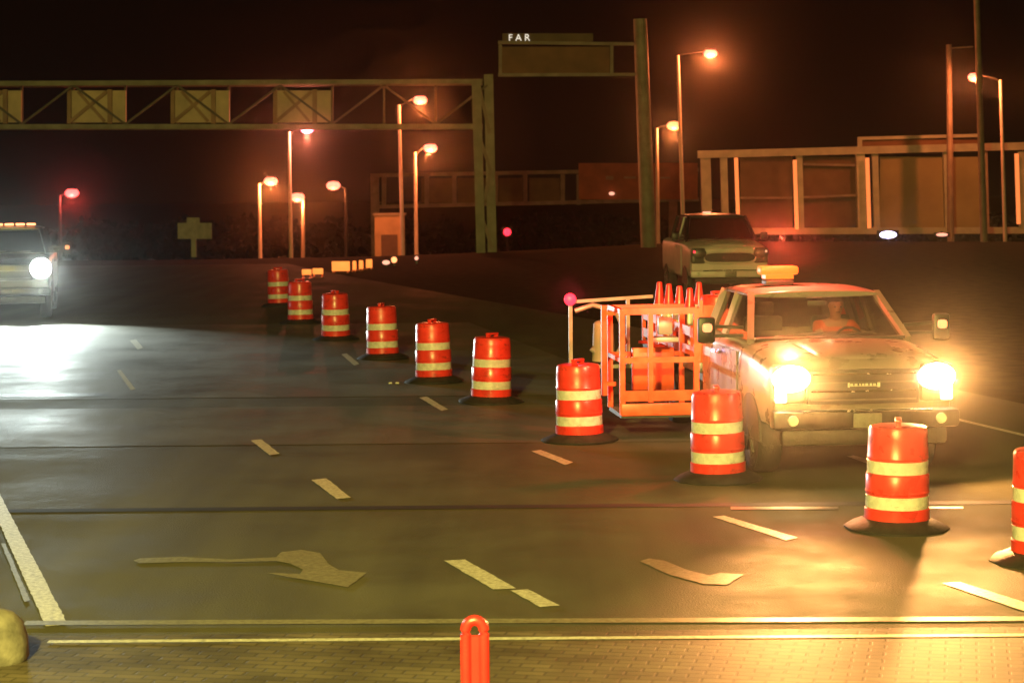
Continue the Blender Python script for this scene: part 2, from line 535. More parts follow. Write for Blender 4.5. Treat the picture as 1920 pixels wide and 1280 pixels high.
# expansion joint right across the road
jy0, jy1 = on_z(960, 953, 0).y, on_z(960, 946, 0).y
sheet_w('expansion_joint', 'joint_rubber', [(-30, jy0), (9.3, jy0), (9.3, jy1 - 0.02), (-30, jy1 - 0.02)], 0.0045)
sheet('expansion_joint', 'joint_glint_steel', [(1370, 954), (1572, 954), (1572, 949), (1370, 949)], 0.009)  # steel laid only where the headlight glint falls; highlight put into its shape
sheet('expansion_joint', 'joint_glint_steel', [(1740, 953), (1806, 953), (1806, 949), (1740, 949)], 0.009)
# lane markings
for pix in [
    [(832, 1050), (872, 1048), (968, 1102), (925, 1104)],
    [(957, 1106), (990, 1104), (1050, 1134), (1013, 1137)],
    [(584, 899), (612, 896), (658, 932), (632, 935)],
    [(470, 825), (490, 823), (524, 850), (506, 853)],
    [(1336, 968), (1358, 966), (1496, 1007), (1474, 1012)],
    [(1766, 1092), (1800, 1090), (1990, 1150), (1960, 1158)],
    [(996, 845), (1014, 843), (1075, 866), (1060, 871)],
    [(786, 745), (800, 743), (840, 767), (828, 770)],
    [(640, 664), (650, 662), (674, 682), (664, 685)],
    [(243, 638), (255, 636), (269, 652), (258, 655)],
    [(219, 694), (226, 693), (254, 729), (245, 731)],
    [(1588, 855), (1600, 853), (1640, 864), (1626, 868)],
]:
    sheet('lane_marking', 'paint_white', pix, 0.0068)
sheet('edge_line', 'paint_white', [(-60, 850), (-40, 850), (128, 1170), (86, 1173)], 0.0072)
sheet('edge_line', 'paint_worn', [(2, 1018), (10, 1018), (56, 1124), (46, 1128)], 0.0072)
line_between('edge_line', 'paint_white', (1700, 763), (2050, 846), 0.11, 0.0068)
# turn arrows, worn
sheet('turn_arrow', 'paint_worn', [(250, 1050), (262, 1046), (335, 1043), (430, 1048), (518, 1044), (528, 1034), (565, 1030), (600, 1036), (618, 1058), (636, 1068), (688, 1073), (652, 1100), (496, 1073), (562, 1075), (568, 1067), (545, 1056), (518, 1051), (430, 1053), (335, 1053), (262, 1055)], 0.0068)
sheet('turn_arrow', 'paint_worn', [(1200, 1051), (1216, 1046), (1245, 1050), (1290, 1068), (1330, 1078), (1350, 1073), (1395, 1076), (1362, 1095), (1320, 1094), (1260, 1078), (1235, 1068)], 0.0068)
# lower road behind the drop
sheet_w('lower_road', 'lower_road', [(-40, 122), (90, 132), (110, 300), (-60, 300)], LOW + 0.02)

# two raised road studs and a bolt that catch the light
for (px, py, lab) in [(732, 719, 'left of a pair of tiny white road studs beside the drums'), (745, 719, 'right of a pair of tiny white road studs beside the drums')]:
    p = on_z(px, py, 0)
    b = MB(); b.box((0, 0, 0.012), (0.07, 0.09, 0.024), taper=(0.6, 0.5))
    tag(b.build('road_stud', 'stripe_white', loc=p), lab, 'road stud', 'road studs by the drums')

# yellow rounded kerb nose at the left frame edge
kn = thing('island_nose', 'worn yellow rounded concrete island nose at the left edge of the paved crossing', 'kerb', on_z(-14, 1238, 0))
b = MB()
prof = [(0.0, 0.0), (0.235, 0.0), (0.25, 0.03), (0.245, 0.16), (0.215, 0.27), (0.15, 0.335), (0.07, 0.36), (0.0, 0.365)]
b.lathe([(max(r, 0.002), z) for r, z in prof], 28)
b.build('nose_block', 'kerb_yellow', kn)
b = MB(); b.box((-1.4, 0.0, 0.08), (2.3, 0.46, 0.16), bev=0.03); b.build('kerb_stone', 'concrete', kn)

# ------------------------------------------------------------------ traffic drums
def make_drum():
    t = thing('traffic_drum', 'drum', 'traffic drum', group='orange and white drums closing off the lanes')
    b = MB()
    H = 0.94
    # stepped plastic body, slightly wider to the bottom
    prof = [(0.0, 0.05), (0.292, 0.05), (0.292, 0.19), (0.280, 0.20), (0.280, 0.335), (0.288, 0.34), (0.288, 0.355), (0.284, 0.36), (0.284, 0.50), (0.278, 0.51),
            (0.270, 0.52), (0.270, 0.65), (0.277, 0.655), (0.272, 0.665), (0.266, 0.82), (0.262, 0.90), (0.248, 0.93), (0.20, H), (0.0, H)]
    b.lathe([(max(r, 0.002), z) for r, z in prof], 36)
    b.build('drum_body', 'drum_orange', t)
    for z0, r in ((0.20, 0.283), (0.515, 0.273)):
        b = MB()
        b.lathe([(r - 0.004, z0), (r, z0 + 0.003), (r - 0.001, z0 + 0.113), (r - 0.005, z0 + 0.116)], 36, cap=False)
        b.build('reflective_band', 'stripe_white', t)
    b = MB()
    b.box((-0.09, 0, H + 0.02), (0.04, 0.05, 0.06)); b.box((0.09, 0, H + 0.02), (0.04, 0.05, 0.06))
    b.box((0, 0, H + 0.045), (0.24, 0.06, 0.03), bev=0.01)
    b.build('handle', 'drum_orange', t)
    b = MB()
    b.lathe([(0.30, 0.0), (0.47, 0.0), (0.475, 0.02), (0.45, 0.04), (0.34, 0.085), (0.305, 0.10), (0.30, 0.10)], 12, cap=False)
    b.build('rubber_base', 'rubber', t)
    return t
drums = [   # pixel of the drum's foot centre, label
    (1964, 1052, 'orange and white drum cut off by the right edge of the photo'),
    (1681, 990, 'large orange and white drum standing in front of the work truck grille'),
    (1347, 899, 'orange and white drum before the work truck front wheel'),
    (1087, 826, 'orange and white drum just left of the orange cage, below the red lamp'),
    (921, 754, 'reddish drum alone in the dark between the cage and the receding row'),
    (814, 716, 'drum directly behind the pair of white road studs'),
    (718, 672, 'drum between the one by the studs and the one below the amber barrier'),
    (630, 637, 'drum with a bright white glint on its side, below the amber barrier'),
    (564, 606, 'dim drum whose left edge glints, next to last of the receding row'),
    (524, 574, 'farthest dim red drum, at the far end of the row'),
]
d0 = make_drum()
for i, (px, py, lab) in enumerate(drums):
    o = d0 if i == 0 else copy_tree(d0)
    p = on_z(px, py, 0)
    o.location = p
    o.rotation_euler = (R(random.uniform(-1.6, 1.6)), R(random.uniform(-1.6, 1.6)), random.uniform(0, 6))
    s_ = 1.04
    o.scale = (s_, s_, s_ * 1.0)
    o['label'] = lab

# red loop-topped flexible post close to the camera
pp = at_d(890, 1152, 10.8)
rp = thing('loop_post', 'bright red plastic post with a loop top standing closest to the camera', 'bollard', (pp.x, pp.y, 0))
zt = pp.z
b = MB()
path = [(-0.047, 0, 0.06)] + [(-0.047, 0, z) for z in (0.3, 0.6, zt - 0.10)]
for k in range(0, 9):
    a = math.pi - math.pi * k / 8
    path.append((0.047 * math.cos(a), 0, zt - 0.078 + 0.05 * math.sin(a)))
path += [(0.047, 0, z) for z in (zt - 0.10, 0.6, 0.3, 0.06)]
b.tube(path, 0.027, 12)
b.build('loop_tube', 'post_red', rp)
b = MB(); b.box((0, 0.006, zt * 0.5 - 0.0), (0.07, 0.012, zt - 0.22)); b.build('web', 'post_red', rp)
b = MB(); b.lathe([(0.02, 0), (0.2, 0), (0.2, 0.03), (0.09, 0.06), (0.06, 0.07), (0.02, 0.07)], 24); b.build('rubber_base', 'rubber', rp)

# ------------------------------------------------------------------ vehicles
def body_sec(y, wd, z0, z1, crown=0.03):
    return [Vector(p) for p in [(-wd * 0.96, y, z0), (-wd, y, z0 + 0.10), (-wd, y, z1 - 0.20), (-wd * 0.985, y, z1 - 0.10), (-wd * 0.93, y, z1 - 0.02), (-wd * 0.6, y, z1 + crown * 0.7),
            (0, y, z1 + crown), (wd * 0.6, y, z1 + crown * 0.7), (wd * 0.93, y, z1 - 0.02), (wd * 0.985, y, z1 - 0.10), (wd, y, z1 - 0.20), (wd, y, z0 + 0.10), (wd * 0.96, y, z0)]]

def wheel(parent, x, y, r=0.40, wd=0.27):
    s = -1 if x < 0 else 1
    b = MB()
    b.cone((x - wd / 2, y, r), (x + wd / 2, y, r), r * 0.82, r * 0.82, 28)
    wv = b.build('wheel', 'black_plastic', parent)
    b = MB()
    prof = [(r * 0.62, -wd / 2), (r * 0.93, -wd / 2), (r, -wd * 0.32), (r, wd * 0.32), (r * 0.93, wd / 2), (r * 0.62, wd / 2)]
    b.lathe(prof, 32, cap=False)
    bmesh.ops.transform(b.bm, matrix=Matrix.Translation((x, y, r)) @ Matrix.Rotation(math.pi / 2, 4, 'Y'), verts=b.bm.verts)
    b.build('tyre', 'tyre', wv)
    b = MB()
    b.cone((x + s * wd * 0.38, y, r), (x + s * wd * 0.52, y, r), r * 0.6, r * 0.5, 24)
    for k in range(8):
        a = k * math.pi / 4
        b.bar((x + s * wd * 0.53, y, r), (x + s * wd * 0.5, y + r * 0.55 * math.cos(a), r + r * 0.55 * math.sin(a)), 0.05, 0.02)
    b.build('rim', 'grey_trim', wv)
    return wv

def cab_vehicle(t, paint, W=1.0, hood=1.34, roof=1.98, cabend=3.6, bodyend=3.7, head_mat='headlight_warm', head='square', glass='windshield_glass',
                grille='bars', interior=True, mirrors='tow', nose_w=0.95, roof_paint=None, trim='chrome'):
    """front of a light truck: nose at y=0 facing -y, ground at z=0"""
    roof_paint = roof_paint or paint
    bright = 'stripe_white' if trim == 'chrome' else trim
    b = MB()
    b.loft([body_sec(0.0, nose_w * W, 0.60, hood - 0.20, 0.0), body_sec(0.0, nose_w * W, 0.60, hood - 0.20, 0.0), body_sec(0.06, 0.985 * W, 0.56, hood - 0.135, 0.02), body_sec(0.22, W, 0.55, hood - 0.09, 0.04), body_sec(0.6, W, 0.55, hood - 0.05, 0.05),
            body_sec(1.2, W, 0.52, hood, 0.04), body_sec(1.5, W, 0.48, hood + 0.02, 0.02), body_sec(2.6, W, 0.48, hood + 0.02, 0.0), body_sec(bodyend, W, 0.5, hood + 0.02, 0.0), body_sec(bodyend, W, 0.5, hood + 0.02, 0.0)])
    body = b.build('body', paint, t, subsurf=2)
    # dark wheel arches
    for s in (-1, 1):
        b = MB()
        arc = [(s * (W + 0.012), 0.95 + 0.5 * math.cos(a), 0.40 + 0.5 * math.sin(a)) for a in [math.pi * k / 12 for k in range(13)]]
        b.slab(arc, (-s, 0, 0), 0.03)
        b.build('wheel_arch', 'black_plastic', t)
    # hood crease panel
    b = MB()
    def hs(y, hw, z, h):
        return [Vector(p) for p in [(-hw, y, z - 0.05), (-hw, y, z), (-hw * 0.8, y, z + h), (0, y, z + h * 1.3), (hw * 0.8, y, z + h), (hw, y, z), (hw, y, z - 0.05)]]
    b.loft([hs(0.10, 0.44 * W, hood - 0.115, 0.02), hs(0.2, 0.48 * W, hood - 0.075, 0.035), hs(0.7, 0.54 * W, hood - 0.01, 0.035), hs(1.25, 0.6 * W, hood + 0.03, 0.025)])
    b.build('hood', paint, t, subsurf=2)
    # greenhouse
    zb, zt = hood + 0.0, roof - 0.06
    yA, yB = 1.38, 2.10          # windshield foot and head
    wb, wt = 0.90 * W, 0.74 * W
    b = MB()
    def rs_(y, k, lift):
        return [Vector(p) for p in [(-wt * k, y, zt - 0.03), (-wt * k, y, zt + 0.01), (-wt * 0.94 * k, y, zt + 0.055 + lift), (-wt * 0.5 * k, y, zt + 0.085 + lift), (wt * 0.5 * k, y, zt + 0.085 + lift), (wt * 0.94 * k, y, zt + 0.055 + lift), (wt * k, y, zt + 0.01), (wt * k, y, zt - 0.03)]]
    b.loft([rs_(yB - 0.10, 1.03, -0.03), rs_(yB - 0.09, 1.03, -0.03), rs_(yB + 0.15, 1.05, 0.01), rs_(cabend - 0.3, 1.05, 0.01), rs_(cabend - 0.06, 1.03, -0.03), rs_(cabend - 0.05, 1.03, -0.03)])
    b.build('roof', roof_paint, t, subsurf=2)
    for s in (-1, 1):
        for pa, pb_, pw, ph in (((s * wb, yA, zb), (s * wt * 0.99, yB, zt + 0.01), 0.08, 0.09), ((s * wb, 2.75, zb), (s * wt, 2.72, zt + 0.01), 0.05, 0.09),
                                ((s * wb, cabend - 0.06, zb), (s * wt * 0.98, cabend - 0.14, zt + 0.01), 0.06, 0.13)):
            b = MB(); b.bar(pa, pb_, pw, ph); b.build('pillar', roof_paint, t)
        b = MB()
        b.slab([(s * wb, yA + 0.12, zb + 0.01), (s * wb, cabend - 0.16, zb + 0.01), (s * wt, cabend - 0.22, zt - 0.005), (s * wt, yB + 0.06, zt - 0.005)], (-s, 0, 0.2), 0.008)
        b.build('side_window', glass, t)
    b = MB()
    b.slab([(-wb * 0.985, yA, zb), (wb * 0.985, yA, zb), (wt * 0.97, yB, zt), (-wt * 0.97, yB, zt)], (0, 0.6, -0.7), 0.008)
    ws = b.build('windshield', glass, t)
    for x0 in (-0.35, 0.25):
        b = MB(); b.bar((x0 - 0.28, yA + 0.03, zb + 0.05), (x0 + 0.30, yA + 0.10, zb + 0.085), 0.018, 0.02); b.build('wiper', 'black_plastic', ws)
    b = MB(); b.box((0, cabend - 0.10, (zb + zt) / 2), (wt * 1.9, 0.03, zt - zb)); b.build('rear_window', 'dark_glass' if glass != 'dark_glass' else 'black_plastic', t)
    # cowl
    b = MB(); b.box((0, yA - 0.02, hood + 0.035), (wb * 1.9, 0.10, 0.03)); b.build('cowl', 'black_plastic', t)
    # fascia: grille, headlights, bumper
    gz0, gz1 = hood - 0.58, hood - 0.20
    if grille == 'bars':
        b = MB(); b.box((0, -0.015, (gz0 + gz1) / 2), (1.22 * W, 0.07, gz1 - gz0), bev=0.02); gr = b.build('grille', 'black_plastic' if trim == 'chrome' else trim, t)
        for k in range(4):
            z = gz0 + 0.05 + k * (gz1 - gz0 - 0.1) / 3
            b = MB(); b.box((0, -0.058, z), (1.14 * W, 0.016, 0.016)); b.build('grille_bar', 'grey_trim' if k not in (1, 3) else trim, gr)
        # row of raised bright letters, too blurred in the photo to read
        b = MB()
        random.seed(3)
        x = -0.17
        for k in range(9):
            wl = random.choice((0.018, 0.024, 0.03))
            b.box((x, -0.068, (gz0 + gz1) / 2 + 0.02), (wl, 0.012, 0.03 if k not in (0, 8) else 0.05))
            x += wl + 0.016
        b.box((-0.0, -0.062, (gz0 + gz1) / 2 + 0.008), (0.36, 0.006, 0.006))
        b.build('lettering', bright, gr)
    else:
        b = MB()
        pts = []
        for k in range(32):
            a = 2 * math.pi * k / 32
            cx, cz = math.cos(a), math.sin(a)
            pts.append((0.66 * W * (abs(cx) ** 0.35) * (1 if cx > 0 else -1), -0.045, (gz0 + gz1) / 2 - 0.02 + 0.15 * (abs(cz) ** 0.8) * (1 if cz > 0 else -1)))
        b.slab(pts, (0, 1, 0), 0.08)
        gr = b.build('grille', 'black_plastic', t)
        b = MB(); b.tube(pts, 0.028, 8, closed=True); b.build('grille_surround', paint, gr)
    for s in (-1, 1):
        b = MB(); b.box((s * 0.80 * W, 0.06, hood - 0.36), (0.36 * W, 0.26, 0.42), bev=0.05)
        hh = b.build('headlight', 'grey_trim' if trim == 'chrome' else trim, t)
        b = MB()
        if head == 'square':
            b.ball((s * 0.79 * W, -0.07, hood - 0.29), 0.19, (1.1, 0.35, 0.75), 20)
            b.box((s * 0.90 * W, -0.072, hood - 0.42), (0.12, 0.03, 0.24), bev=0.014)
        else:
            b.ball((s * 0.80 * W, -0.06, hood - 0.29), 0.25, (1.0, 0.4, 1.0), 20)
        b.build('lens', head_mat, hh)  # lens oversized to draw the flare of a lit headlight in its shape
    b = MB(); b.box((0, -0.10, 0.70), (2.03 * W, 0.20, 0.20), bev=0.045)
    bp = b.build('bumper', ('dark_steel' if trim == 'chrome' else trim) if grille == 'bars' else paint, t)
    b = MB(); b.box((0, -0.05, 0.50), (1.8 * W, 0.14, 0.18), bev=0.04); b.build('valance', 'rubber' , bp)
    for s in (-1, 1):
        b = MB(); b.cone((s * 0.80 * W, -0.19, 0.70), (s * 0.80 * W, -0.225, 0.70), 0.06, 0.055, 18); b.build('fog_lamp', bright, bp)
    b = MB(); b.box((0, -0.215, 0.69), (0.31, 0.02, 0.155), bev=0.005); pl = b.build('licence_plate', 'plate' if trim == 'chrome' else trim, bp)
    b = MB(); b.tube([(-0.7 * W, -0.21, 0.79), (-0.3 * W, -0.225, 0.80), (0.3 * W, -0.225, 0.80), (0.7 * W, -0.21, 0.79)], 0.014, 8); b.build('bumper_trim', trim, bp)
    # doors
    for s in (-1, 1):
        b = MB(); b.slab([(s * (W + 0.001), 1.62, 0.60), (s * (W + 0.001), 2.74, 0.60), (s * (W + 0.001), 2.74, hood - 0.12), (s * (W + 0.001), 1.62, hood - 0.12)], (s, 0, 0), 0.012)
        dr = b.build('door', paint, t)
        b = MB(); b.box((s * (W + 0.03), 2.58, hood - 0.2), (0.03, 0.17, 0.035), bev=0.008); b.build('handle', 'chrome', dr)
    # mirrors on two arms with a marker lamp
    for s in (-1, 1):
        mx = 1.36 if mirrors == 'tow' else 1.16
        b = MB()
        b.box((s * mx * W, 1.60, hood + 0.13), (0.2 if mirrors == 'tow' else 0.2, 0.10, 0.30 if mirrors == 'tow' else 0.2), bev=0.03)
        b.bar((s * 0.93 * W, 1.62, hood + 0.06), (s * mx * W, 1.62, hood + 0.06), 0.04)
        b.bar((s * 0.93 * W, 1.62, hood + 0.15), (s * mx * W, 1.62, hood + 0.18), 0.04)
        mi = b.build('mirror', 'black_plastic', t)
        if mirrors == 'tow':
            b = MB(); b.box((s * mx * W, 1.54, hood + 0.16), (0.11, 0.03, 0.10), bev=0.03); b.build('marker_lamp', 'marker_amber_dim', mi)
    for x in (-0.86 * W, 0.86 * W):
        wheel(t, x, 0.95)
    if interior:
        b = MB(); b.box((0, 1.72, hood - 0.02), (wb * 1.75, 0.40, 0.12), bev=0.04); b.build('dashboard', 'black_plastic', t)
        for s in (-1, 1):
            b = MB(); b.box((s * 0.42, 2.62, 0.95), (0.5, 0.5, 0.16), bev=0.05); b.box((s * 0.42, 2.90, 1.32), (0.48, 0.14, 0.62), bev=0.05); b.box((s * 0.42, 2.90, 1.72), (0.26, 0.10, 0.16), bev=0.03)
            b.build('seat', 'seat_cloth', t)
        b = MB()
        b.tube([(0.42 + 0.18 * math.cos(a), 2.02 + 0.06 * math.sin(a), 1.36 + 0.17 * math.sin(a)) for a in [2 * math.pi * k / 20 for k in range(20)]], 0.016, 8, closed=True)
        b.bar((0.26, 2.02, 1.36), (0.58, 2.02, 1.36), 0.03, 0.02)
        b.build('steering_wheel', 'black_plastic', t)
        b = MB(); b.box((0, 1.95, zt - 0.09), (0.22, 0.03, 0.06), bev=0.01); b.build('rear_view_mirror', 'black_plastic', t)
        b = MB(); b.box((0.05, 2.3, zt - 0.03), (0.2, 0.1, 0.03), bev=0.01); dm = b.build('driver_fill_lamp', 'marker_pink', t)  # added lamp that brightens the driver
        lamp('driver_fill_light', 'POINT', (0.2, 2.15, zt - 0.10), 14, (1.0, 0.30, 0.2), 0.05, parent=t)  # added red fill on the driver, in place of reflected light
    return body

# --- the work truck behind the drums
TX, TY, TYAW = 3.79, 23.0, R(6.5)
truck = thing('work_truck', 'white work truck with lit headlights, amber roof beacon and an orange side cage', 'truck', (TX, TY, 0), TYAW)
cab_vehicle(truck, 'truck_paint', 1.02, 1.43, 1.98, 3.6, 3.7)
# beacon on the roof
b = MB(); b.box((-0.32, 2.55, 2.050), (0.34, 0.24, 0.06), bev=0.015)
bc = b.build('beacon', 'black_plastic', truck)
b = MB(); b.box((-0.32, 2.55, 2.195), (0.46, 0.24, 0.10), bev=0.03); b.box((-0.32, 2.55, 2.120), (0.34, 0.2, 0.05)); b.build('beacon_dome', 'beacon_amber', bc)
# chassis, flat bed, rear axle
b = MB(); b.box((-0.0, 5.6, 0.62), (0.9, 4.4, 0.2)); b.build('chassis', 'black_plastic', truck)
b = MB(); b.box((0, 5.75, 0.93), (2.1, 3.9, 0.14), bev=0.02); b.build('bed_floor', 'grey_trim', truck)
b = MB(); b.box((0, 3.86, 1.35), (2.06, 0.06, 0.72))
for x in (-1.0, -0.5, 0, 0.5, 1.0):
    b.bar((x, 3.80, 1.0), (x, 3.80, 1.78), 0.05)
b.build('headboard', 'orange_frame', truck)
for x in (-0.82, 0.82):
    wheel(truck, x, 5.9, 0.40, 0.34)
for s in (-1, 1):
    b = MB()
    for z in (1.12, 1.36):
        b.bar((s * 1.05, 4.0, z), (s * 1.05, 7.6, z), 0.03, 0.12)
    for y in (4.1, 5.3, 6.5, 7.6):
        b.bar((s * 1.05, y, 1.0), (s * 1.05, y, 1.44), 0.05)
    b.build('side_rail', 'orange_frame', truck)
# the orange cage hung on the near side: open frame, mid rails, kick plates
cx0, cx1, cy0, cy1, cz0, cz1 = -2.00, -1.06, 3.80, 4.75, 0.36, 1.68
b = MB()
for x in (cx0, cx1):
    for y in (cy0, cy1):
        b.bar((x, y, cz0), (x, y, cz1), 0.065)
b.bar((cx0, cy0, cz1 - 0.03), (cx1, cy0, cz1 - 0.03), 0.07, 0.08)
b.bar((cx0, cy1, cz1 - 0.03), (cx1, cy1, cz1 - 0.03), 0.06)
b.bar((cx0, cy0, cz1 - 0.03), (cx0, cy1, cz1 - 0.03), 0.06)
b.bar((cx0, cy0, 1.04), (cx1, cy0, 1.04), 0.055, 0.07)
b.bar((cx0, cy1, 1.04), (cx1, cy1, 1.04), 0.055)
b.bar((cx0, cy0, 1.04), (cx0, cy1, 1.04), 0.055)
b.bar((cx0 + 0.36, cy0, cz0 + 0.15), (cx0 + 0.36, cy0, cz1 - 0.05), 0.06)
cage = b.build('side_cage', 'orange_frame', truck)
b = MB(); b.box(((cx0 + cx1) / 2, cy0 - 0.005, cz0 + 0.23), (0.9, 0.03, 0.13)); b.build('kick_plate', 'orange_frame', cage)
b = MB(); b.box(((cx0 + cx1) / 2, cy0 - 0.02, cz0 + 0.06), (0.97, 0.05, 0.15), bev=0.008); b.build('kick_plate', 'orange_frame', cage)
b = MB(); b.box(((cx0 + cx1) / 2, (cy0 + cy1) / 2, cz0 - 0.02), (0.97, 0.95, 0.05)); b.build('platform', 'grey_trim', cage)
b = MB(); b.box((cx0 + 0.55, cy1 - 0.06, 0.85), (0.55, 0.06, 0.55), bev=0.01); b.build('back_panel', 'orange_frame', cage)
b = MB(); b.box((cx0 + 0.62, cy0 + 0.5, 1.26), (0.34, 0.3, 0.06), bev=0.01); b.box((cx0 + 0.66, cy0 + 0.62, 1.42), (0.18, 0.1, 0.22), bev=0.01); b.build('control_box', 'white_steel', cage)
# second pair of posts outside the cage
b = MB()
b.bar((cx0 - 0.14, cy0 + 0.55, 0.55), (cx0 - 0.14, cy0 + 0.55, 1.70), 0.07)
b.bar((cx0 - 0.14, cy0 + 0.55, 1.60), (cx0, cy0 + 0.5, 1.60), 0.05)
b.bar((cx0 - 0.14, cy0 + 0.55, 0.7), (cx0, cy0 + 0.5, 0.7), 0.05)
b.build('guard_post', 'orange_frame', truck)
# blue lamps by the cage corner
for x in (-1.10, -1.02, -0.96):
    b = MB(); b.ball((x, 2.6, 1.27 + random.uniform(-0.03, 0.03)), 0.022); b.build('blue_lamp', 'led_blue', truck)
# white pump and hose rack at the rear side
ry = 6.6
b = MB()
b.bar((-2.25, ry, 0.55), (-2.25, ry, 1.62), 0.05)
b.bar((-1.45, ry, 0.7), (-1.45, ry, 1.66), 0.05)
b.bar((-2.25, ry, 1.62), (-1.1, ry, 1.68), 0.045)
b.bar((-2.25, ry, 0.72), (-1.05, ry, 0.72), 0.05)
rack = b.build('hose_rack', 'white_steel', truck)
b = MB()
b.tube([(-2.2, ry - 0.1, 1.5), (-1.96, ry - 0.14, 1.58), (-1.65, ry - 0.14, 1.5), (-1.55, ry - 0.12, 1.3), (-1.5, ry - 0.1, 1.08), (-1.62, ry - 0.1, 0.9), (-1.85, ry - 0.1, 0.86), (-1.98, ry - 0.1, 0.98)], 0.035, 10)
b.build('hose', 'white_steel', rack)
b = MB(); b.cone((-1.8, ry - 0.05, 0.8), (-1.8, ry - 0.05, 1.3), 0.16, 0.14, 18); b.ball((-1.8, ry - 0.05, 1.3), 0.14, (1, 1, 0.5)); b.build('tank', 'galvanised', rack)
b = MB(); b.box((-2.27, ry - 0.06, 1.66), (0.12, 0.08, 0.12), bev=0.02); tl = b.build('warning_lamp', 'black_plastic', truck)
b = MB(); b.ball((-2.27, ry - 0.12, 1.66), 0.085, (1, 0.6, 1)); b.build('red_lens', 'lamp_red', tl)
lamp('red_lamp_light', 'POINT', (-2.27, ry - 0.5, 1.75), 30, (1, 0.05, 0.07), 0.05, parent=truck)
# headlight beams, beacon light
for s in (-1, 1):
    lamp('headlight_beam', 'SPOT', (s * 0.82, -0.18, 1.14), 4800, (1.0, 0.44, 0.12), 0.06, (s * 0.82 - 2.4, -12, 1.1), R(40), 1.0, truck)
for s in (-1, 1):
    lamp('headlight_spill', 'SPOT', (s * 0.86, -0.19, 1.14), 260 if s < 0 else 900, (1.0, 0.42, 0.12), 0.06, (s * 3.5, -4, 0.0), R(150), 1.0, truck)
lamp('beacon_light', 'POINT', (-0.32, 2.40, 2.55), 700, (1.0, 0.09, 0.045), 0.1, parent=truck)
lamp('cage_spot', 'SPOT', (-1.15, 1.9, 2.0), 460, (1.0, 0.42, 0.2), 0.06, (-1.6, 4.0, 0.8), R(75), 1.0, truck)  # spot aimed at the cage; no lamp body belongs to it

# cones and spare drums lying on the truck's bed
def make_cone():
    t = thing('traffic_cone', 'cone', 'traffic cone', group='orange cones standing on the truck bed')
    b = MB(); b.lathe([(0.13, 0.03), (0.125, 0.05), (0.035, 0.66), (0.032, 0.70), (0.02, 0.71)], 20); b.build('cone_body', 'drum_orange', t)
    b = MB(); b.box((0, 0, 0.018), (0.36, 0.36, 0.036), bev=0.01); b.build('base', 'drum_orange', t)
    b = MB(); b.lathe([(0.094, 0.31), (0.073, 0.46)], 20, cap=False); b.build('collar', 'stripe_white', t)
    return t
TM = Matrix.Translation((TX, TY, 0)) @ Matrix.Rotation(TYAW, 4, 'Z')
cones = [(-0.95, 6.9, 'cone nearest the rear of the truck bed, beside the hose rack'), (-0.93, 6.3, 'cone second from the rear of the truck bed'),
         (-0.90, 5.7, 'cone standing behind the orange cage frame'), (-0.88, 5.1, 'cone just left of the spare drum on the truck bed'), (-0.45, 6.6, 'cone set farther in on the truck bed')]
c0 = make_cone()
for i, (x, y, lab) in enumerate(cones):
    o = c0 if i == 0 else copy_tree(c0)
    o.location = TM @ Vector((x, y, 1.0))
    o.rotation_euler = (0, 0, random.uniform(0, 3)); o.scale = (1.2, 1.2, 1.22)
    o['label'] = 'orange traffic ' + lab
for (x, y, lab) in [(-0.62, 4.55, 'orange spare drum on the truck bed right behind the headboard'), (0.1, 4.6, 'orange spare drum on the truck bed hidden behind the cab')]:
    o = copy_tree(d0)
    o.location = TM @ Vector((x, y, 1.0)); o.rotation_euler = (0, 0, 0.4)
    o.scale = (0.85, 0.85, 0.85)
    o['label'] = lab
    o['group'] = 'spare drums on the truck bed'

# the driver, seated behind the wheel
def skin_body(name, verts, edges, radii, m, parent, sub=2):
    me = bpy.data.meshes.new(name)
    me.from_pydata(verts, edges, [])
    o = bpy.data.objects.new(name, me)
    COL.objects.link(o)
    sk = o.modifiers.new('skin', 'SKIN')
    for i, r in enumerate(radii):
        me.skin_vertices[0].data[i].radius = r if isinstance(r, tuple) else (r, r)
    me.skin_vertices[0].data[0].use_root = True
    ss = o.modifiers.new('sub', 'SUBSURF'); ss.levels = sub; ss.render_levels = sub
    dg = bpy.context.evaluated_depsgraph_get()
    me2 = bpy.data.meshes.new_from_object(o.evaluated_get(dg))
    bpy.data.objects.remove(o)
    me2.materials.clear(); me2.materials.append(M[m])
    for p in me2.polygons:
        p.use_smooth = True
    o2 = bpy.data.objects.new(name, me2)
    COL.objects.link(o2); o2.parent = parent
    return o2
dl = TM @ Vector((0.42, 2.55, 0.98))
drv = thing('person', 'seated driver in an orange vest behind the work truck windshield, both hands on the wheel', 'person', dl, TYAW)
V = []; E = []; RD = []
def joint(p, r, par=None):
    V.append(p); RD.append(r)
    if par is not None:
        E.append((par, len(V) - 1))
    return len(V) - 1
pel = joint((0, 0.14, 0.12), (0.17, 0.14))
sp = joint((0, 0.18, 0.34), (0.165, 0.12), pel)
ch = joint((0, 0.17, 0.50), (0.18, 0.125), sp)
nk = joint((0, 0.14, 0.61), 0.065, ch)
hd0 = joint((0, 0.11, 0.68), 0.07, nk)
hd1 = joint((0, 0.09, 0.76), (0.088, 0.10), hd0)
hd2 = joint((0, 0.11, 0.84), (0.08, 0.09), hd1)
nose = joint((0, -0.015, 0.745), 0.016, hd1)
